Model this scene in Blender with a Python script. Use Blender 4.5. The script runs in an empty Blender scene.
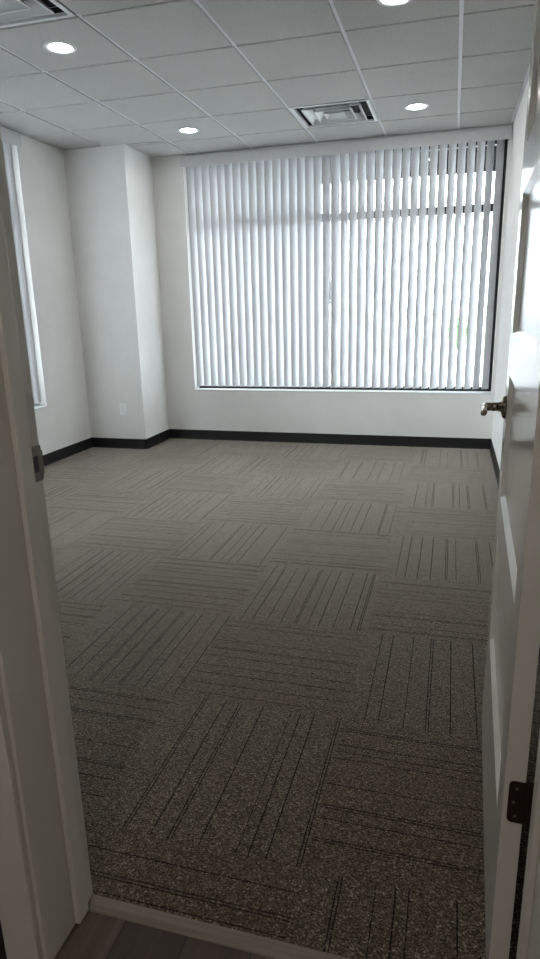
import bpy, bmesh, math, random
from mathutils import Matrix, Vector
random.seed(7)
S = bpy.context.scene
COL = S.collection
PI = math.pi

# ------------------------------------------------------------------ room measures (metres)
XL, XR = -3.504, 0.400          # left and right walls
YF, YB = 1.040, 6.210           # entrance wall (room side) and window wall
YH = 0.860                      # entrance wall, hall side
XC, YC = -2.893, 5.651          # corner column
H = 2.759                       # ceiling
T = 0.6096                      # ceiling and carpet module
GX, GY = -1.2563, 3.8804        # a ceiling grid crossing
FX, FY, FT = -0.290, 1.240, 0.610   # a carpet tile corner
SILL, HEAD = 0.526, 2.700
WT = 0.200                      # outer wall thickness
DJL, DJR = -0.762, 0.185        # door jamb faces
DH = 2.150                      # door height

# ------------------------------------------------------------------ helpers
def link(o):
    COL.objects.link(o); return o

def obj(name, bm, mat, parent=None, smooth=False, bevel=0):
    me = bpy.data.meshes.new(name)
    bmesh.ops.recalc_face_normals(bm, faces=bm.faces[:])
    bm.to_mesh(me); bm.free()
    mats = mat if isinstance(mat, (list, tuple)) else [mat]
    for m in mats: me.materials.append(m)
    if smooth:
        for p in me.polygons: p.use_smooth = True
    o = link(bpy.data.objects.new(name, me))
    if parent is not None: o.parent = parent
    if bevel:
        b = o.modifiers.new('bevel', 'BEVEL'); b.width = bevel; b.segments = 2
        b.limit_method = 'ANGLE'; b.angle_limit = math.radians(40)
    return o

def empty(name, loc, rz=0.0):
    o = link(bpy.data.objects.new(name, None))
    o.location = loc; o.rotation_euler = (0, 0, rz); o.empty_display_size = .1
    return o

def tag(o, label, cat, group=None):
    o['label'] = label; o['category'] = cat
    if group: o['group'] = group
    return o

def structure(o, label=None):
    o['kind'] = 'structure'
    if label: o['label'] = label
    return o

def box(bm, x0, x1, y0, y1, z0, z1, mi=0):
    vs = [bm.verts.new((x, y, z)) for x in (x0, x1) for y in (y0, y1) for z in (z0, z1)]
    for q in ((0, 1, 3, 2), (4, 6, 7, 5), (0, 4, 5, 1), (2, 3, 7, 6), (0, 2, 6, 4), (1, 5, 7, 3)):
        f = bm.faces.new([vs[i] for i in q]); f.material_index = mi
    return vs

def quad(bm, pts, mi=0):
    f = bm.faces.new([bm.verts.new(p) for p in pts]); f.material_index = mi
    return f

def prism(bm, poly, axis, a, b):
    """extrude a closed 2-D outline along an axis (0 x, 1 y, 2 z)"""
    def P(u, v, w):
        return {0: (w, u, v), 1: (u, w, v), 2: (u, v, w)}[axis]
    A = [bm.verts.new(P(u, v, a)) for u, v in poly]
    B = [bm.verts.new(P(u, v, b)) for u, v in poly]
    n = len(poly)
    for i in range(n):
        bm.faces.new((A[i], A[(i + 1) % n], B[(i + 1) % n], B[i]))
    bm.faces.new(A[::-1]); bm.faces.new(B)

def lathe(bm, prof, M=Matrix.Identity(4), n=40, caps=True):
    """revolve (r, z) pairs about z"""
    rings = []
    for r, z in prof:
        rings.append([bm.verts.new(M @ Vector((r * math.cos(2 * PI * k / n), r * math.sin(2 * PI * k / n), z))) for k in range(n)])
    for a, b in zip(rings, rings[1:]):
        for k in range(n):
            bm.faces.new((a[k], a[(k + 1) % n], b[(k + 1) % n], b[k]))
    if caps:
        bm.faces.new(rings[0][::-1]); bm.faces.new(rings[-1])

def tube(bm, pts, radii, n=16, flat=None):
    """swept round section along points; flat = per-point scale of the vertical axis"""
    rings = []
    for i, p in enumerate(pts):
        p = Vector(p)
        d = (Vector(pts[min(i + 1, len(pts) - 1)]) - Vector(pts[max(i - 1, 0)])).normalized()
        up = Vector((0, 0, 1)); s = d.cross(up).normalized(); u = s.cross(d)
        fz = flat[i] if flat else 1
        rings.append([bm.verts.new(p + s * radii[i] * math.cos(2 * PI * k / n) + u * radii[i] * fz * math.sin(2 * PI * k / n)) for k in range(n)])
    for a, b in zip(rings, rings[1:]):
        for k in range(n):
            bm.faces.new((a[k], a[(k + 1) % n], b[(k + 1) % n], b[k]))
    bm.faces.new(rings[0][::-1]); bm.faces.new(rings[-1])

def copy_tree(o, parent=None):
    c = o.copy(); COL.objects.link(c)
    if parent is not None: c.parent = parent
    for ch in list(o.children): copy_tree(ch, c)
    return c

# ------------------------------------------------------------------ materials
def srgb(r, g, b):
    f = lambda c: (c / 255 / 12.92) if c / 255 <= .04045 else ((c / 255 + .055) / 1.055) ** 2.4
    return (f(r), f(g), f(b), 1)

class N:
    def __init__(self, name):
        self.m = bpy.data.materials.new(name); self.m.use_nodes = True
        self.t = self.m.node_tree; self.t.nodes.clear()
        self.out = self.add('ShaderNodeOutputMaterial')
    def add(self, typ, **kw):
        n = self.t.nodes.new(typ)
        for k, v in kw.items():
            if hasattr(n, k): setattr(n, k, v)
        return n
    def l(self, a, b): self.t.links.new(a, b)
    def coords(self): return self.add('ShaderNodeTexCoord').outputs['Object']
    def noise(self, scale, detail=4, rough=.6, vec=None):
        n = self.add('ShaderNodeTexNoise'); n.inputs['Scale'].default_value = scale
        n.inputs['Detail'].default_value = detail; n.inputs['Roughness'].default_value = rough
        self.l(vec if vec is not None else self.coords(), n.inputs['Vector']); return n
    def ramp(self, src, stops):
        r = self.add('ShaderNodeValToRGB'); e = r.color_ramp.elements
        while len(e) < len(stops): e.new(.5)
        for el, (p, c) in zip(e, stops): el.position = p; el.color = c
        self.l(src, r.inputs['Fac']); return r
    def bump(self, src, strength, dist, bs):
        b = self.add('ShaderNodeBump'); b.inputs['Strength'].default_value = strength
        b.inputs['Distance'].default_value = dist
        self.l(src, b.inputs['Height']); self.l(b.outputs['Normal'], bs.inputs['Normal'])
    def pbsdf(self, color=None, rough=.5, metal=0, spec=.5):
        b = self.add('ShaderNodeBsdfPrincipled')
        if color is not None: b.inputs['Base Color'].default_value = color
        b.inputs['Roughness'].default_value = rough; b.inputs['Metallic'].default_value = metal
        b.inputs['Specular IOR Level'].default_value = spec
        self.l(b.outputs['BSDF'], self.out.inputs['Surface']); return b

def paint(name, c, rough, bump=.05, scale=260, spec=.5, vary=.03, coat=0):
    n = N(name); b = n.pbsdf(c, rough, 0, spec)
    big = n.noise(3.0, 3)
    lo = tuple(x * (1 - vary) for x in c[:3]) + (1,); hi = tuple(min(1, x * (1 + vary)) for x in c[:3]) + (1,)
    r = n.ramp(big.outputs['Fac'], [(.3, lo), (.7, hi)]); n.l(r.outputs['Color'], b.inputs['Base Color'])
    fine = n.noise(scale, 2); n.bump(fine.outputs['Fac'], bump, .002, b)
    if coat: b.inputs['Coat Weight'].default_value = coat; b.inputs['Coat Roughness'].default_value = .12
    return n.m

M_WALL = paint('wall_paint', srgb(236, 235, 233), .75, .10, 180, .25)
M_TRIM = paint('trim_enamel', srgb(212, 207, 197), .38, .03, 120)
M_DOOR = paint('door_enamel', srgb(214, 209, 200), .15, .008, 40, .42)
M_VAL = paint('valance_vinyl', srgb(212, 211, 212), .5, .02, 90)
M_PLASTIC = paint('outlet_plastic', srgb(250, 250, 249), .3, .01, 90)
M_SLOT = paint('slot_dark', srgb(40, 40, 40), .6, 0)
M_DIFF = paint('diffuser_enamel', srgb(226, 228, 230), .35, .01, 90)
M_DUCT_SHADE = paint('duct_shade', srgb(48, 50, 52), .8, .02)
M_GRID = paint('ceiling_grid_enamel', srgb(226, 226, 230), .45, .01)
M_FRAME = paint('black_anodised', srgb(24, 26, 28), .45, .02)
M_BASE = paint('rubber_base', srgb(24, 23, 26), .48, .05, 60)
M_LEAF = paint('leaf', srgb(116, 150, 104), .6, .05, 60, vary=.25)
M_STEM = paint('bark', srgb(88, 70, 56), .8, .2, 60)
M_BLOOM = paint('blossom', srgb(222, 150, 152), .6, .05, 60, vary=.15)

def metal(name, c, rough, noise=.06):
    n = N(name); b = n.pbsdf(c, rough, 1)
    z = n.noise(160, 3); r = n.ramp(z.outputs['Fac'], [(.3, (rough - noise,) * 3 + (1,)), (.7, (rough + noise,) * 3 + (1,))])
    n.l(r.outputs['Color'], b.inputs['Roughness']); return n.m
M_NICKEL = metal('satin_nickel', srgb(132, 120, 104), .26)
M_STRIKE = metal('strike_steel', srgb(126, 122, 114), .42)
M_BRONZE = metal('hinge_bronze', srgb(74, 62, 54), .5)

def ceiling_mat():
    n = N('acoustic_tile'); b = n.pbsdf(srgb(224, 224, 224), .9, 0, .2)
    c = n.coords()
    v = n.noise(95, 5, .75, c); big = n.noise(2.2, 3, .5, c)
    r = n.ramp(v.outputs['Fac'], [(.34, srgb(176, 175, 174)), (.5, srgb(192, 191, 190)), (.75, srgb(198, 197, 196))])
    r2 = n.ramp(big.outputs['Fac'], [(.3, (.94, .94, .94, 1)), (.7, (1, 1, 1, 1))])
    mx = n.add('ShaderNodeMix', data_type='RGBA', blend_type='MULTIPLY'); mx.inputs['Factor'].default_value = 1
    n.l(r.outputs['Color'], mx.inputs[6]); n.l(r2.outputs['Color'], mx.inputs[7]); n.l(mx.outputs[2], b.inputs['Base Color'])
    n.bump(v.outputs['Fac'], .12, .002, b)
    return n.m
M_TILE = ceiling_mat()

def carpet_mat(name, tint, line):
    """speckled loop pile; 'line' darkens it to the tufted stripe yarn"""
    n = N(name); b = n.pbsdf((.1, .1, .1, 1), .95, 0, .08)
    c = n.coords()
    v = n.add('ShaderNodeTexVoronoi'); v.inputs['Scale'].default_value = 270; n.l(c, v.inputs['Vector'])
    sp = n.add('ShaderNodeSeparateColor'); n.l(v.outputs['Color'], sp.inputs['Color'])
    k = lambda r, g, bl: tuple(x * t for x, t in zip(srgb(r, g, bl)[:3], tint)) + (1,)
    if line:
        st = [(0, k(26, 24, 22)), (.5, k(36, 33, 30)), (.85, k(50, 46, 42)), (1, k(90, 84, 76))]
    else:
        st = [(0, k(56, 51, 43)), (.28, k(77, 70, 60)), (.6, k(96, 88, 76)), (.85, k(118, 109, 94)), (1, k(162, 152, 132))]
    r = n.ramp(sp.outputs[0], st)
    g = n.noise(75, 3, .75, c)
    r2 = n.ramp(g.outputs['Fac'], [(.32, (.62, .62, .62, 1)), (.68, (1.3, 1.3, 1.3, 1))])
    mx = n.add('ShaderNodeMix', data_type='RGBA', blend_type='MULTIPLY'); mx.inputs['Factor'].default_value = 1
    n.l(r.outputs['Color'], mx.inputs[6]); n.l(r2.outputs['Color'], mx.inputs[7]); n.l(mx.outputs[2], b.inputs['Base Color'])
    n.bump(v.outputs['Distance'], .7, .004, b)
    b.inputs['Sheen Weight'].default_value = .12 if line else 1.0; b.inputs['Sheen Roughness'].default_value = .3; b.inputs['Sheen Tint'].default_value = (1, .94, .85, 1)
    return n.m
M_CARPET = [carpet_mat('carpet_pile_lit_tone', (1.02, .985, .93), False), carpet_mat('carpet_pile_shade_tone', (.95, .88, .79), False),  # one carpet: the tints paint in how light catches each pile direction
            carpet_mat('carpet_stripe_yarn', (1, 1, 1), True)]

def plank_mat():
    n = N('vinyl_plank'); b = n.pbsdf((.1, .1, .1, 1), .55, 0, .3)
    c = n.coords()
    mp = n.add('ShaderNodeMapping'); mp.inputs['Rotation'].default_value = (0, 0, PI / 2); mp.inputs['Location'].default_value = (.31, .055, 0); n.l(c, mp.inputs['Vector'])
    br = n.add('ShaderNodeTexBrick'); br.offset = .37
    for k, v in (('Scale', 1), ('Brick Width', 1.2), ('Row Height', .15), ('Mortar Size', .0016), ('Bias', 0)):
        br.inputs[k].default_value = v
    br.inputs['Color1'].default_value = srgb(132, 115, 100); br.inputs['Color2'].default_value = srgb(74, 63, 55)
    br.inputs['Mortar'].default_value = srgb(52, 46, 42)
    n.l(mp.outputs['Vector'], br.inputs['Vector'])
    m2 = n.add('ShaderNodeMapping'); m2.inputs['Scale'].default_value = (38, 2.2, 1); n.l(c, m2.inputs['Vector'])
    g = n.noise(1, 6, .7, m2.outputs['Vector'])
    r = n.ramp(g.outputs['Fac'], [(.3, (.6, .58, .56, 1)), (.7, (1.15, 1.13, 1.1, 1))])
    mx = n.add('ShaderNodeMix', data_type='RGBA', blend_type='MULTIPLY'); mx.inputs['Factor'].default_value = 1
    n.l(br.outputs['Color'], mx.inputs[6]); n.l(r.outputs['Color'], mx.inputs[7]); n.l(mx.outputs[2], b.inputs['Base Color'])
    n.bump(g.outputs['Fac'], .15, .001, b)
    return n.m
M_PLANK = plank_mat()

def wood_strip_mat():
    n = N('reducer_wood_print'); b = n.pbsdf((.2, .2, .2, 1), .45)
    m2 = n.add('ShaderNodeMapping'); m2.inputs['Scale'].default_value = (3, 60, 60); n.l(n.coords(), m2.inputs['Vector'])
    g = n.noise(1, 5, .6, m2.outputs['Vector'])
    r = n.ramp(g.outputs['Fac'], [(.3, srgb(114, 106, 94)), (.7, srgb(144, 135, 121))])
    n.l(r.outputs['Color'], b.inputs['Base Color']); return n.m
M_STRIP = wood_strip_mat()

def slat_mat():
    n = N('slat_vinyl')
    d = n.add('ShaderNodeBsdfPrincipled'); d.inputs['Base Color'].default_value = srgb(210, 211, 214); d.inputs['Roughness'].default_value = .42
    t = n.add('ShaderNodeBsdfTranslucent'); t.inputs['Color'].default_value = (.70, .76, .86, 1)
    z = n.noise(40, 3); n.bump(z.outputs['Fac'], .05, .001, d)
    mx = n.add('ShaderNodeMixShader'); mx.inputs['Fac'].default_value = .07
    n.l(d.outputs['BSDF'], mx.inputs[1]); n.l(t.outputs['BSDF'], mx.inputs[2]); n.l(mx.outputs['Shader'], n.out.inputs['Surface'])
    return n.m
M_SLAT = slat_mat()

def glass_mat():
    n = N('window_glass')
    t = n.add('ShaderNodeBsdfTransparent'); t.inputs['Color'].default_value = (.93, .96, .96, 1)
    g = n.add('ShaderNodeBsdfGlossy'); g.inputs['Roughness'].default_value = .02
    f = n.add('ShaderNodeFresnel'); f.inputs['IOR'].default_value = 1.45
    z = n.noise(.8, 1); b = n.add('ShaderNodeBump'); b.inputs['Strength'].default_value = .01
    n.l(z.outputs['Fac'], b.inputs['Height']); n.l(b.outputs['Normal'], g.inputs['Normal'])
    mx = n.add('ShaderNodeMixShader')
    n.l(f.outputs['Fac'], mx.inputs['Fac']); n.l(t.outputs['BSDF'], mx.inputs[1]); n.l(g.outputs['BSDF'], mx.inputs[2])
    n.l(mx.outputs['Shader'], n.out.inputs['Surface']); return n.m
M_GLASS = glass_mat()

def lamp_mat(name, c, s):
    n = N(name); e = n.add('ShaderNodeEmission'); e.inputs['Color'].default_value = c; e.inputs['Strength'].default_value = s
    n.l(e.outputs['Emission'], n.out.inputs['Surface']); return n.m
M_LENS = lamp_mat('led_lens', (1, .97, .93, 1), 85)
M_LENS_HALL = lamp_mat('led_lens_hall', (1, .94, .86, 1), 250)

def concrete_mat():
    n = N('pavement'); b = n.pbsdf((.4, .4, .4, 1), .9)
    g = n.noise(3, 6); r = n.ramp(g.outputs['Fac'], [(.3, srgb(176, 174, 170)), (.7, srgb(200, 198, 194))])
    n.l(r.outputs['Color'], b.inputs['Base Color']); return n.m
M_PAVE = concrete_mat()

# ------------------------------------------------------------------ floor: carpet tiles, quarter turned, with tufted stripes
EXPL = {   # stripe offsets across the tile read from the nearest tiles ('d' = a close pair)
    (-1, 0): [(.113, 'd'), .19, (.245, 'd'), .328, .43, .463, .51, (.595, 'd')],
    (0, 0): [(.095, 'd'), .169, (.213, 'd'), .301, .414, .445, .477, (.553, 'd')],
    (0, 1): [.068, .114, .197, (.272, 'd'), .346, .43, .50],
    (0, -1): [(.092, 'd'), .178, .225, .256, .365, .44, .53],
    (-1, -1): [.08, .17, .27, .34, .422, (.467, 'd'), .538],
    (-2, 0): [.092, .16, (.216, 'd'), .302, (.439, 'd'), .50, (.554, 'd')],
}
def stripes(ix, iy):
    L = EXPL.get((ix, iy))
    if L is None:
        rnd = random.Random(ix * 131 + iy * 17 + 5)
        base = [.05, .10, .17, .23, .29, .36, .41, .46, .53, .58]
        sh = rnd.uniform(-.02, .02)
        L = []
        for q in base:
            if rnd.random() < .22: continue
            L.append((q + sh + rnd.uniform(-.012, .012), 'd') if rnd.random() < .3 else q + sh + rnd.uniform(-.012, .012))
    segs = []
    rnd = random.Random(ix * 37 + iy * 91)
    for q in L:
        if isinstance(q, tuple):
            segs += [(q[0] - .0062, q[0] - .0032), (q[0] + .0032, q[0] + .0062)]
        else:
            w = rnd.choice((.0026, .0031, .0036)); segs.append((q - w / 2, q + w / 2))
    segs.sort(); out = []; cur = 0.002
    for a, b in segs:
        if a < cur + .001 or b > FT - .002: continue
        out.append((a, b)); cur = b
    return out

def carpet():
    bm = bmesh.new()
    y0room = YF - .003
    def put(x0, x1, y0, y1, mi):
        x0, x1 = max(x0, XL), min(x1, XR); y0, y1 = max(y0, y0room), min(y1, YB)
        if x1 - x0 < 1e-5 or y1 - y0 < 1e-5: return
        quad(bm, [(x0, y0, 0), (x1, y0, 0), (x1, y1, 0), (x0, y1, 0)], mi)
    for ix in range(-6, 2):
        for iy in range(-1, 9):
            ox, oy = FX + ix * FT, FY + iy * FT
            vertical = (ix + iy) % 2 != 0
            base = 0 if vertical else 1
            cur = 0.0
            for a, b in stripes(ix, iy) + [(FT, FT)]:
                for (p, q, mi) in ((cur, a, base), (a, b, 2)):
                    if q - p < 1e-6: continue
                    if vertical: put(ox + p, ox + q, oy, oy + FT, mi)
                    else: put(ox, ox + FT, oy + p, oy + q, mi)
                cur = b
    me = bpy.data.meshes.new('floor')
    bmesh.ops.remove_doubles(bm, verts=bm.verts[:], dist=1e-6)
    # give the carpet a body
    box(bm, XL, XR, y0room, YB, -.05, -.004, 1)
    for f in bm.faces:
        if f.normal.z < 0 and abs(f.calc_center_median().z) < 1e-4: f.normal_flip()
    bm.to_mesh(me); bm.free()
    for m in M_CARPET: me.materials.append(m)
    return link(bpy.data.objects.new('floor', me))
structure(carpet(), 'speckled brown-grey carpet tiles laid quarter turned')

bm = bmesh.new(); box(bm, -2.6, 2.4, -1.6, YF - .004, -.05, -.004)
structure(obj('floor_hallway', bm, M_PLANK), 'dark wood-look vinyl planks in the hallway')

# sloped transition strip in the doorway
bm = bmesh.new()
prism(bm, [(1.004, -.004), (1.006, -.001), (1.016, .004), (1.030, .0075), (1.0365, .0080), (1.0365, -.004)], 0, DJL + .001, DJR - .001)
structure(obj('trim_1', bm, M_STRIP), 'taupe transition strip between carpet and planks')

# ------------------------------------------------------------------ walls
WTOP = H + .09
OUT = WT
W1X0, W1X1 = -2.568, 0.374       # back window opening
W2Y0, W2Y1 = 2.30, 4.968         # left window opening
bm = bmesh.new()
box(bm, XL - OUT, W1X0, YB, YB + OUT, 0, WTOP); box(bm, W1X1, XR + .12, YB, YB + OUT, 0, WTOP)
box(bm, W1X0, W1X1, YB, YB + OUT, 0, SILL); box(bm, W1X0, W1X1, YB, YB + OUT, HEAD, WTOP)
structure(obj('wall_back', bm, M_WALL))
bm = bmesh.new()
box(bm, XL - OUT, XL, YH, W2Y0, 0, WTOP); box(bm, XL - OUT, XL, W2Y1, YB, 0, WTOP)
box(bm, XL - OUT, XL, W2Y0, W2Y1, 0, SILL); box(bm, XL - OUT, XL, W2Y0, W2Y1, HEAD, WTOP)
structure(obj('wall_left', bm, M_WALL))
bm = bmesh.new(); box(bm, XR, XR + .12, YH, YB, 0, WTOP)
structure(obj('wall_right', bm, M_WALL))
bm = bmesh.new(); box(bm, XL, XC, YC, YB, 0, WTOP)
structure(obj('wall_column', bm, M_WALL))
bm = bmesh.new()
box(bm, XL, DJL - .02, YH, YF, 0, WTOP); box(bm, DJR + .02, XR, YH, YF, 0, WTOP); box(bm, DJL - .02, DJR + .02, YH, YF, DH + .03, WTOP)
structure(obj('wall_front', bm, M_WALL))
# hallway behind the camera
bm = bmesh.new(); box(bm, -2.7, 2.5, -1.7, -1.6, 0, WTOP); structure(obj('wall_hallway', bm, M_WALL))
bm = bmesh.new(); box(bm, -2.7, -2.6, -1.6, YH, 0, WTOP); structure(obj('wall_hallway_left', bm, M_WALL))
bm = bmesh.new(); box(bm, 2.4, 2.5, -1.6, YH, 0, WTOP); box(bm, XR + .12, 2.5, YH, YH + .1, 0, WTOP); structure(obj('wall_hallway_right', bm, M_WALL))
bm = bmesh.new(); box(bm, -2.7, 2.5, -1.7, YH, H, H + .05); structure(obj('ceiling_hallway', bm, M_TILE))

# ------------------------------------------------------------------ baseboards (rubber cove base)
BH = .100
def cove(flip=1):
    return [(0, 0), (.013, 0), (.010, .002), (.0065, .007), (.0048, .014), (.0042, BH - .002), (.0032, BH), (0, BH)]
def base_x(name, x0, x1, y, sgn):            # runs along x, stands off the wall by sgn in y
    bm = bmesh.new(); prism(bm, [(y + sgn * u, v) for u, v in cove()], 0, x0, x1)
    return structure(obj(name, bm, M_BASE))
def base_y(name, y0, y1, x, sgn):
    bm = bmesh.new(); prism(bm, [(x + sgn * u, v) for u, v in cove()], 1, y0, y1)
    return structure(obj(name, bm, M_BASE))
base_x('baseboard_back', XC + .0045, XR - .0045, YB, -1)
base_y('baseboard_right', YF + .005, YB, XR, -1)
base_y('baseboard_left', YF + .005, YC, XL, 1)
base_x('baseboard_column', XL + .0045, XC + .004, YC, -1)
base_y('baseboard_column_side', YC, YB - .0045, XC, 1)
base_x('baseboard_front', XL + .0045, DJL - .12, YF, 1)
base_x('baseboard_hallway', -2.6, -.8625, YH, -1)

# ------------------------------------------------------------------ ceiling: tegular tiles in a T-bar grid
VENTS = {(0, 2), (-2, -2)}
bm = bmesh.new(); bg = bmesh.new()
box(bm, XL, XR, YF, YB, H + .05, H + .09)
GAP = .0105; DROP = .008
def tile(x0, x1, y0, y1):
    if x1 - x0 < .03 or y1 - y0 < .03: return
    b = .003
    lo = [(x0 + b, y0 + b), (x1 - b, y0 + b), (x1 - b, y1 - b), (x0 + b, y1 - b)]
    hi = [(x0, y0), (x1, y0), (x1, y1), (x0, y1)]
    A = [bm.verts.new((x, y, H)) for x, y in lo]; B = [bm.verts.new((x, y, H + b)) for x, y in hi]; C_ = [bm.verts.new((x, y, H + .02)) for x, y in hi]
    bm.faces.new(A)
    for P, Q in ((A, B), (B, C_)):
        for i in range(4): bm.faces.new((P[i], P[(i + 1) % 4], Q[(i + 1) % 4], Q[i]))
    bm.faces.new(C_)
ANG = .022
for i in range(-5, 4):
    for j in range(-6, 5):
        if (i, j) in VENTS: continue
        x0, x1 = GX + i * T + GAP, GX + (i + 1) * T - GAP
        y0, y1 = GY + j * T + GAP, GY + (j + 1) * T - GAP
        x0, x1 = max(x0, XL + ANG), min(x1, XR - ANG); y0, y1 = max(y0, YF + ANG), min(y1, YB - ANG)
        if x1 < x0 or y1 < y0: continue
        cx, cy = XC + ANG, YC - ANG
        if x0 < cx and y1 > cy:              # cut round the column
            tile(x0, x1, y0, min(y1, cy)) if y0 < cy else None
            tile(cx, x1, max(y0, cy + 2 * GAP if y0 < cy else y0), y1)
        else: tile(x0, x1, y0, y1)
ceil = structure(obj('ceiling', bm, M_TILE), 'suspended ceiling of pale acoustic tiles')
for i in range(-5, 5):
    x = GX + i * T
    if XL < x < XR: box(bg, x - .012, x + .012, YF, YC if x < XC else YB, H + DROP, H + DROP + .03)
for j in range(-6, 6):
    y = GY + j * T
    if YF < y < YB: box(bg, XC if y > YC else XL, XR, y - .0119, y + .0119, H + DROP + .0005, H + DROP + .029)
for a in ((XL, XL + ANG, YF, YC), (XR - ANG, XR, YF, YB), (XL, XR, YF, YF + ANG), (XC, XR, YB - ANG, YB), (XL, XC + ANG, YC - ANG, YC), (XC, XC + ANG, YC, YB)):
    box(bg, a[0], a[1], a[2], a[3], H + DROP - .0005, H + DROP + .002)
obj('grid', bg, M_GRID, ceil)

# ------------------------------------------------------------------ recessed downlights
def downlight(x, y, label, lens=M_LENS, group='recessed ceiling downlights'):
    r = empty('downlight', (x, y, H)); tag(r, label, 'ceiling light', group)
    bm = bmesh.new(); lathe(bm, [(.063, .012), (.063, -.002), (.076, -.005), (.088, -.003), (.090, .0), (.090, .012)], n=48, caps=False)
    obj('trim_ring', bm, M_DIFF, r, smooth=True)
    bm = bmesh.new(); lathe(bm, [(.063, .006), (.0625, -.0015), (.045, -.003), (.001, -.0035)], n=48)
    obj('lens', bm, lens, r, smooth=True)
    return r
LX = (GX - 1.5 * T, GX + 1.5 * T)
LY = (GY - .5 * T, GY + 2.5 * T)
downlight(LX[0], LY[0], 'round lit downlight at upper left, nearest the louvred vent at the photo corner')
downlight(LX[0], LY[1], 'round lit downlight in front of the left end of the window valance, by the column')
downlight(LX[1], LY[0], 'round lit downlight cut by the top edge of the photo')
downlight(LX[1], LY[1], 'round lit downlight near the right wall, right of the square air diffuser')

# ------------------------------------------------------------------ ceiling air diffusers
def diffuser(i, j, label):
    cx, cy = GX + (i + .5) * T, GY + (j + .5) * T
    r = empty('air_diffuser', (cx, cy, H)); tag(r, label, 'air vent', 'square ceiling air diffusers')
    h = T / 2 - .0105
    def ring(bm, a, za, b, zb, th=.0015):
        A = [(-a, -a), (a, -a), (a, a), (-a, a)]; B = [(-b, -b), (b, -b), (b, b), (-b, b)]
        for off in (0, th):
            va = [bm.verts.new((x, y, za + off)) for x, y in A]; vb = [bm.verts.new((x, y, zb + off)) for x, y in B]
            for k in range(4): bm.faces.new((va[k], va[(k + 1) % 4], vb[(k + 1) % 4], vb[k]))
    bm = bmesh.new(); ring(bm, h, .0, h - .024, -.001); ring(bm, h - .024, -.001, h - .030, .040); ring(bm, h, 0, h, .012)
    obj('frame', bm, M_DIFF, r)
    for a, b in ((.222, .174), (.148, .100)):
        bm = bmesh.new(); ring(bm, a, -.006, b, .044, .002); ring(bm, a, -.006, a - .010, -.006)
        obj('louver', bm, M_DIFF, r)
    bm = bmesh.new(); q = .078; box(bm, -.05, .05, -.05, .05, .020, .023); ring(bm, q, -.006, .05, .0215)
    obj('core_plate', bm, M_DIFF, r)
    bm = bmesh.new(); z = .0465; q = h - .028
    quad(bm, [(-q, -q, z), (q, -q, z), (q, q, z), (-q, q, z)]); ring(bm, q - .001, z, q - .004, .012)
    obj('duct_shade_sheet', bm, M_DUCT_SHADE, r)  # shallow dark sheet, painted as the shade of the deep duct
    return r
diffuser(0, 2, 'square white louvred air diffuser in the ceiling in front of the window valance')
diffuser(-2, -2, 'louvred air diffuser cut off at the upper left corner of the photo')

# ------------------------------------------------------------------ windows
def window(name, root_loc, rz, W, mulls):
    """opening of width W from local x=0; local y points outside from the inner wall face"""
    r = empty(name, root_loc, rz); structure(r)
    z0, z1 = SILL, HEAD
    bm = bmesh.new(); ya, yb = .128, .186
    box(bm, 0, .05, ya, yb, z0, z1); box(bm, W - .075, W, ya, yb, z0, z1)
    box(bm, .05, W - .075, ya, yb, z0, z0 + .045); box(bm, .05, W - .075, ya, yb, z1 - .05, z1)
    obj('window_frame', bm, M_FRAME, r, bevel=.002)
    bm = bmesh.new(); box(bm, .05, W - .075, ya + .001, yb - .001, 2.112, 2.180); obj('transom_bar', bm, M_FRAME, r, bevel=.002)
    for m in mulls:
        bm = bmesh.new(); box(bm, m - .028, m + .028, ya + .002, yb - .002, z0 + .045, z1 - .05); obj('mullion', bm, M_FRAME, r, bevel=.002)
    edges = [.05] + [v for m in mulls for v in (m - .028, m + .028)] + [W - .075]
    for a, b in zip(edges[0::2], edges[1::2]):
        for c, d in ((z0 + .045, 2.112), (2.180, z1 - .05)):
            bm = bmesh.new(); box(bm, a, b, .154, .160, c, d); obj('pane', bm, M_GLASS, r)
    bm = bmesh.new(); box(bm, .0005, W - .0005, -.004, ya, z0 - .012, z0 + .003)
    obj('window_sill', bm, M_DIFF, r, bevel=.002)
    return r
M_SPAN = paint('overhang_charcoal', srgb(15, 16, 18), .9, .02, 40, 0)
window('window_1', (W1X0, YB, 0), 0, W1X1 - W1X0, [])
window('window_2', (XL, W2Y0, 0), PI / 2, W2Y1 - W2Y0, [1.334])

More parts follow.
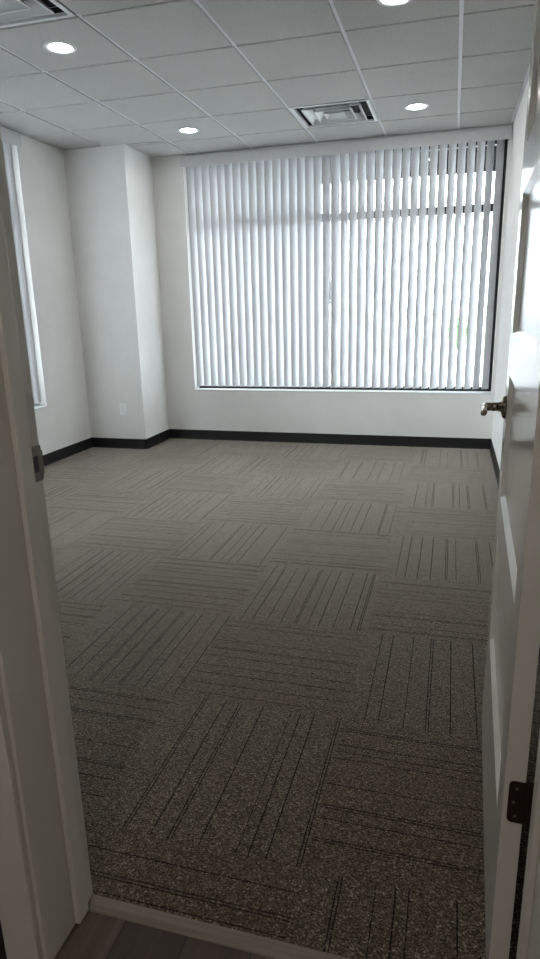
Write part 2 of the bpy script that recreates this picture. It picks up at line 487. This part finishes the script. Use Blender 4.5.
# ------------------------------------------------------------------ vertical blinds
def slat_mesh(w, z0, z1):
    bm = bmesh.new(); n = 8; th = .0009
    prof = []
    for k in range(n + 1):
        u = -w / 2 + w * k / n; prof.append((u, -.0100 * (1 - (2 * u / w) ** 2)))
    poly = [(u, v + th / 2) for u, v in prof] + [(u, v - th / 2) for u, v in prof[::-1]]
    prism(bm, poly, 2, z0, z1)
    me = bpy.data.meshes.new('slat'); bmesh.ops.recalc_face_normals(bm, faces=bm.faces[:]); bm.to_mesh(me); bm.free()
    me.materials.append(M_SLAT); return me
def blind(loc, rz, W, label, angles, y=.082, over=(.010, .012), wand=None):
    r = empty('vertical_blind', loc, rz); tag(r, label, 'window blind')
    bm = bmesh.new()
    # valance: front board, top board and two returns
    x0, x1 = -over[0], W + over[1]; zt, zb = 2.740, 2.646
    box(bm, x0, x1, -.044, -.038, zb, zt); box(bm, x0, x1, -.0381, -.0005, zt - .005, zt)
    box(bm, x0, x0 + .005, -.0381, -.0005, zb, zt); box(bm, x1 - .005, x1, -.0381, -.0005, zb, zt)
    obj('valance', bm, M_VAL, r, bevel=.0015)
    bm = bmesh.new(); box(bm, .006, W - .006, y - .022, y + .022, 2.683, HEAD)
    obj('head_rail', bm, M_VAL, r)
    me = slat_mesh(.089, .556, 2.682)
    if wand is not None:
        bm = bmesh.new(); lathe(bm, [(.0045, 1.39), (.0055, 1.40), (.0055, 1.56), (.0042, 1.57), (.0042, 2.654)], Matrix.Translation((wand, -.004, 0)), n=16)
        lathe(bm, [(.002, 1.355), (.0075, 1.36), (.0075, 1.385), (.0045, 1.39)], Matrix.Translation((wand, -.004, 0)), n=16)
        obj('wand', bm, M_VAL, r, smooth=True)
    for x, a in angles:
        s = link(bpy.data.objects.new('slat', me)); s.parent = r
        s.location = (x, y, 0); s.rotation_euler = (0, 0, a)
    return r
def spread(x0, x1, pitch, deg, rnd):
    n = int(round((x1 - x0) / pitch)); p = (x1 - x0) / n
    return [(x0 + k * p, math.radians(deg + rnd.uniform(-2.5, 2.5))) for k in range(n + 1)]
rnd = random.Random(3)
W1 = W1X1 - W1X0
DEG = 42
left = spread(.040, 1.375, .0790, DEG, rnd)
right = spread(1.470, 2.804, .0790, DEG, rnd)
right = [(1.438, math.radians(74))] + right
blind((W1X0, YB, 0), 0, W1, 'white vertical slat blind filling the wide window in the back wall',
      left + right + [(2.884, math.radians(42))], wand=1.428)
W2 = W2Y1 - W2Y0
blind((XL, W2Y0, 0), PI / 2, W2, 'white vertical slat blind on the left wall window, mostly hidden by the door jamb',
      spread(.045, W2 - .040, .0790, -DEG, rnd))

# ------------------------------------------------------------------ door frame
ST = .012                          # stop thickness
SY0, SY1 = .964, 1.003             # stop extents
fr = empty('trim_2', ((DJL + DJR) / 2, YH, 0)); structure(fr, 'off-white door frame with stops and casings')
fr.location = (0, 0, 0)
J0, J1 = YH, YF + .002
bm = bmesh.new(); box(bm, DJL - .019, DJL, J0, J1, 0, DH + .012); obj('jamb', bm, M_TRIM, fr, bevel=.0012)
bm = bmesh.new(); box(bm, DJR, DJR + .019, J0, J1, 0, DH + .012); obj('jamb', bm, M_TRIM, fr, bevel=.0012)
bm = bmesh.new(); box(bm, DJL - .019, DJR + .019, J0, J1, DH + .012, DH + .03); obj('head_jamb', bm, M_TRIM, fr, bevel=.0012)
bm = bmesh.new(); box(bm, DJL, DJL + ST, SY0, SY1, .002, DH + .012); obj('stop', bm, M_TRIM, fr, bevel=.002)
bm = bmesh.new(); box(bm, DJR - ST, DJR, SY0, SY1, .002, DH + .012); obj('stop', bm, M_TRIM, fr, bevel=.002)
bm = bmesh.new(); box(bm, DJL + ST, DJR - ST, SY0, SY1, DH, DH + .012); obj('stop', bm, M_TRIM, fr, bevel=.002)
CW = .082
def casing(x0, x1, ya, yb, z1):
    bm = bmesh.new(); box(bm, x0, x1, ya, yb, 0, z1); return obj('casing', bm, M_TRIM, fr, bevel=.003)
casing(DJL - .008 - CW, DJL - .008, YH - .016, YH, DH + .02 + CW)
casing(DJR + .008, DJR + .008 + CW, YH - .016, YH, DH + .02 + CW)
bm = bmesh.new(); box(bm, DJL - .008, DJR + .008, YH - .016, YH, DH + .02, DH + .02 + CW); obj('casing', bm, M_TRIM, fr, bevel=.003)
casing(DJL - .008 - CW, DJL - .008, YF, YF + .004, DH + .02 + CW)
# strike plate with its lip bent round the jamb edge
def rounded(u0, u1, v0, v1, r, n=5):
    pts = []
    for cx, cy, a in ((u1 - r, v1 - r, 0), (u0 + r, v1 - r, 90), (u0 + r, v0 + r, 180), (u1 - r, v0 + r, 270)):
        for k in range(n + 1):
            t = math.radians(a + 90 * k / n); pts.append((cx + r * math.cos(t), cy + r * math.sin(t)))
    return pts
bm = bmesh.new()
zc = 1.066
prism(bm, rounded(1.008, J1 + .001, zc - .035, zc + .035, .005), 0, DJL - .0002, DJL + .0018)
prism(bm, rounded(J1 - .002, J1 + .005, zc - .024, zc + .024, .004), 0, DJL - .003, DJL + .0016)
sp = obj('strike_plate', bm, M_STRIKE, fr)
bm = bmesh.new(); prism(bm, rounded(1.014, 1.031, zc - .016, zc + .016, .003), 0, DJL + .0017, DJL + .0022); obj('latch_hole', bm, M_SLOT, sp)
for dz in (-.027, .027):
    bm = bmesh.new(); lathe(bm, [(.0034, 0), (.0034, .0008), (.001, .0011)], Matrix.Translation((DJL + .0017, 1.0225, zc + dz)) @ Matrix.Rotation(PI / 2, 4, 'Y'), n=16)
    obj('screw', bm, M_STRIKE, sp)

# ------------------------------------------------------------------ door leaf, standing open
DW, DT = .908, .036
ang = math.radians(90 - 1.6)
door = empty('door_1', (.131, 1.046, .010), ang); structure(door, 'white panelled door standing open against the right wall')
Z0, Z1 = .0, DH - .012
RAILS = [(Z0, .350), (.690, .800), (1.145, 1.255), (1.600, 1.712), (2.030, Z1)]
SX0, SX1 = .100, DW - .112
bm = bmesh.new()
box(bm, 0, SX0, -DT, 0, Z0, Z1); box(bm, SX1, DW, -DT, 0, Z0, Z1)
for a, b in RAILS: box(bm, SX0, SX1, -DT, 0, a, b)
obj('door_frame', bm, M_DOOR, door)
def door_panel(z0, z1):
    bm = bmesh.new(); s, dp = .014, .012
    for y0, sg in ((0, -1), (-DT, 1)):
        O = [(SX0, z0), (SX1, z0), (SX1, z1), (SX0, z1)]
        I = [(SX0 + s, z0 + s), (SX1 - s, z0 + s), (SX1 - s, z1 - s), (SX0 + s, z1 - s)]
        A = [bm.verts.new((x, y0, z)) for x, z in O]; B = [bm.verts.new((x, y0 + sg * dp, z)) for x, z in I]
        for k in range(4): bm.faces.new((A[k], A[(k + 1) % 4], B[(k + 1) % 4], B[k]))
        bm.faces.new(B)
    return obj('door_panel', bm, M_DOOR, door)
for (a, b), (c, d) in zip(RAILS, RAILS[1:]): door_panel(b, c)
# hinges: leaf let into the hinge edge, knuckle on the room side
for zc in (.456, 1.196, 1.936):
    bm = bmesh.new(); hh = .0445
    prism(bm, rounded(-DT - .014, -.0085, zc - hh, zc + hh, .009), 0, -.0016, .0006)
    h = obj('hinge', bm, M_BRONZE, door)
    bm = bmesh.new(); lathe(bm, [(.0062, zc - hh), (.0062, zc + hh)], Matrix.Translation((-.003, -DT - .0105, 0)), n=20)
    obj('knuckle', bm, M_BRONZE, h, smooth=False)
    for dz, yy in ((-.030, -.022), (0, -.018), (.030, -.022)):
        bm = bmesh.new(); lathe(bm, [(.0030, 0), (.0030, .0005), (.001, .0008)], Matrix.Translation((-.0016, yy, zc + dz)) @ Matrix.Rotation(-PI / 2, 4, 'Y'), n=12)
        obj('screw', bm, M_STRIKE, h)
# lever handles
def handle(side):
    """side +1 on the hall face, -1 on the wall face"""
    y0 = 0 if side > 0 else -DT
    hx, hz = DW - .070, 1.052
    Mr = Matrix.Translation((hx, y0, hz)) @ Matrix.Rotation(-side * PI / 2, 4, 'X')
    bm = bmesh.new(); lathe(bm, [(.033, 0), (.033, .004), (.030, .0085), (.022, .011), (.0145, .0125), (.0125, .022)], Mr, n=40)
    k = obj('door_handle', bm, M_NICKEL, door, smooth=True)
    k['label'] = 'satin metal lever handle on a round rose'
    bm = bmesh.new()
    R = lambda u, v, w=0: (hx - u, y0 + side * v, hz + w)
    tube(bm, [R(0, .020), R(0, .034), R(0, .0355)], [.0125, .0125, .0120]); 
    pts = [R(-.012, .057), R(-.008, .057), R(.0, .057), R(.02, .057, .001), R(.05, .058, .001), R(.085, .060, -.001), R(.108, .061, -.002), R(.113, .061, -.002)]
    tube(bm, pts, [.006, .010, .0115, .0098, .0088, .0085, .0085, .0055], flat=[1, 1, 1, .95, .85, .8, .8, .8])
    tube(bm, [R(0, .035), R(0, .057)], [.0120, .0115])
    obj('lever', bm, M_NICKEL, k, smooth=True)
handle(1); handle(-1)

# ------------------------------------------------------------------ wall outlet on the column
def outlet():
    x, z = -3.116, .399
    r = empty('wall_outlet', (x, YC, z)); tag(r, 'white duplex wall outlet low on the front of the corner column', 'outlet')
    bm = bmesh.new(); prism(bm, rounded(-.035, .035, -.057, .057, .004), 1, -.0055, 0); obj('cover_plate', bm, M_PLASTIC, r, bevel=.0015)
    for dz in (-.0195, .0195):
        bm = bmesh.new(); prism(bm, [(u, v + dz) for u, v in rounded(-.017, .017, -.0145, .0145, .009)], 1, -.0078, -.005)
        k = obj('receptacle', bm, M_PLASTIC, r)
        bm = bmesh.new()
        box(bm, -.0075, -.0052, -.0082, -.0076, dz + .000, dz + .008); box(bm, .0052, .0075, -.0082, -.0076, dz + .001, dz + .007)
        lathe(bm, [(.0026, 0), (.0026, .0005)], Matrix.Translation((0, -.0077, dz - .007)) @ Matrix.Rotation(PI / 2, 4, 'X'), n=12)
        obj('slot', bm, M_SLOT, k)
    bm = bmesh.new(); lathe(bm, [(.003, 0), (.003, .0006), (.0012, .0012)], Matrix.Translation((0, -.0055, 0)) @ Matrix.Rotation(PI / 2, 4, 'X'), n=16)
    obj('screw', bm, M_STRIKE, r)
outlet()

# overhang of the building above the wide window
bm = bmesh.new(); box(bm, XL - 1.0, XR + .8, YB + OUT, 7.55, 2.642, 2.80)
structure(obj('trim_3', bm, M_SPAN), 'dark grey overhang outside above the wide window')

# ------------------------------------------------------------------ outside: pavement and a shrub seen between the slats
bm = bmesh.new()
box(bm, -60, 60, YB + OUT, 90, -.30, -.15); box(bm, -60, XL - OUT, -40, YB + OUT, -.30, -.15)
structure(obj('ground', bm, M_PAVE), 'pale pavement outside the windows')
def shrub(x, y):
    r = empty('flowering_shrub', (x, y, -.15)); tag(r, 'green shrub with pink flowers outside, glimpsed between the right-hand slats', 'shrub')
    rr = random.Random(5)
    bm = bmesh.new()
    for k in range(7):
        a = k * .9; tube(bm, [(0.03 * math.cos(a), .03 * math.sin(a), 0), (.12 * math.cos(a), .12 * math.sin(a), .5), (.25 * math.cos(a), .25 * math.sin(a), 1.0)], [.018, .013, .006], n=8)
    obj('stem', bm, M_STEM, r)
    def leaves(name, m, n, c, rad, sz):
        bm = bmesh.new()
        for _ in range(n):
            d = Vector((rr.gauss(0, 1), rr.gauss(0, 1), rr.gauss(0, 1))).normalized() * (rr.random() ** .4)
            p = Vector(c) + Vector((d.x * rad[0], d.y * rad[1], d.z * rad[2]))
            Mx = Matrix.Translation(p) @ Matrix.Rotation(rr.uniform(0, 6.3), 4, 'Z') @ Matrix.Rotation(rr.uniform(-1, 1), 4, 'X')
            s = sz * rr.uniform(.7, 1.3)
            vs = [bm.verts.new(Mx @ Vector(q)) for q in ((0, -s, 0), (s * .45, -s * .1, s * .12), (0, s, 0), (-s * .45, -s * .1, s * .12))]
            c1 = bm.verts.new(Mx @ Vector((0, 0, -.004)))
            for q in range(4): bm.faces.new((vs[q], vs[(q + 1) % 4], c1))
        return obj(name, bm, m, r)
    leaves('foliage', M_LEAF, 1500, (0, 0, .78), (.27, .27, .42), .06)
    leaves('blossom', M_BLOOM, 160, (.02, -.02, 1.32), (.2, .2, .14), .04)
shrub(.11, 16.5)

# ------------------------------------------------------------------ light
w = bpy.data.worlds.new('World'); S.world = w; w.use_nodes = True
nt = w.node_tree; nt.nodes.clear()
o = nt.nodes.new('ShaderNodeOutputWorld'); b = nt.nodes.new('ShaderNodeBackground')
tc = nt.nodes.new('ShaderNodeTexCoord'); sx = nt.nodes.new('ShaderNodeSeparateXYZ'); cr = nt.nodes.new('ShaderNodeValToRGB')
nt.links.new(tc.outputs['Generated'], sx.inputs['Vector']); nt.links.new(sx.outputs['Z'], cr.inputs['Fac'])
cr.color_ramp.elements[0].position = 0; cr.color_ramp.elements[0].color = (.95, .975, 1, 1)
cr.color_ramp.elements[1].position = .9; cr.color_ramp.elements[1].color = (.88, .94, 1, 1)
nt.links.new(cr.outputs['Color'], b.inputs['Color']); b.inputs['Strength'].default_value = 17.0
nt.links.new(b.outputs['Background'], o.inputs['Surface'])

def portal(loc, rot, sx_, sy_):
    ld = bpy.data.lights.new('window_portal', 'AREA'); ld.shape = 'RECTANGLE'; ld.size = sx_; ld.size_y = sy_
    ld.cycles.is_portal = True
    ob = link(bpy.data.objects.new('window_portal', ld)); ob.location = loc; ob.rotation_euler = rot
portal(((W1X0 + W1X1) / 2, YB + .2, (SILL + 2.45) / 2), (-PI / 2, 0, 0), W1, 2.45 - SILL)
portal((XL - .2, (W2Y0 + W2Y1) / 2, (SILL + 2.45) / 2), (0, -PI / 2, 0), 2.45 - SILL, W2)

# hallway downlight just behind the camera
downlight(-.30, -.60, 'hallway downlight behind the doorway', M_LENS_HALL)

# ------------------------------------------------------------------ camera
r_ = Vector((0.96293644, 0.26875081, -0.02294374)); u_ = Vector((-0.04926224, 0.25886154, 0.96465742)); f_ = Vector((-0.26519171, 0.92777352, -0.26250648))
cd = bpy.data.cameras.new('camera'); cam = link(bpy.data.objects.new('camera', cd))
m = Matrix((r_, u_, -f_)).transposed().to_4x4(); m.translation = (0, 0, 1.3489)
cam.matrix_world = m
cd.sensor_fit = 'VERTICAL'; cd.sensor_height = 24; cd.lens = 635.98 / 959 * 24; cd.clip_start = .02; cd.clip_end = 300
S.camera = cam
S.view_settings.view_transform = 'Standard'; S.view_settings.look = 'None'
S.view_settings.gamma = 1; S.view_settings.use_curve_mapping = False
S.view_settings.exposure = 0.30
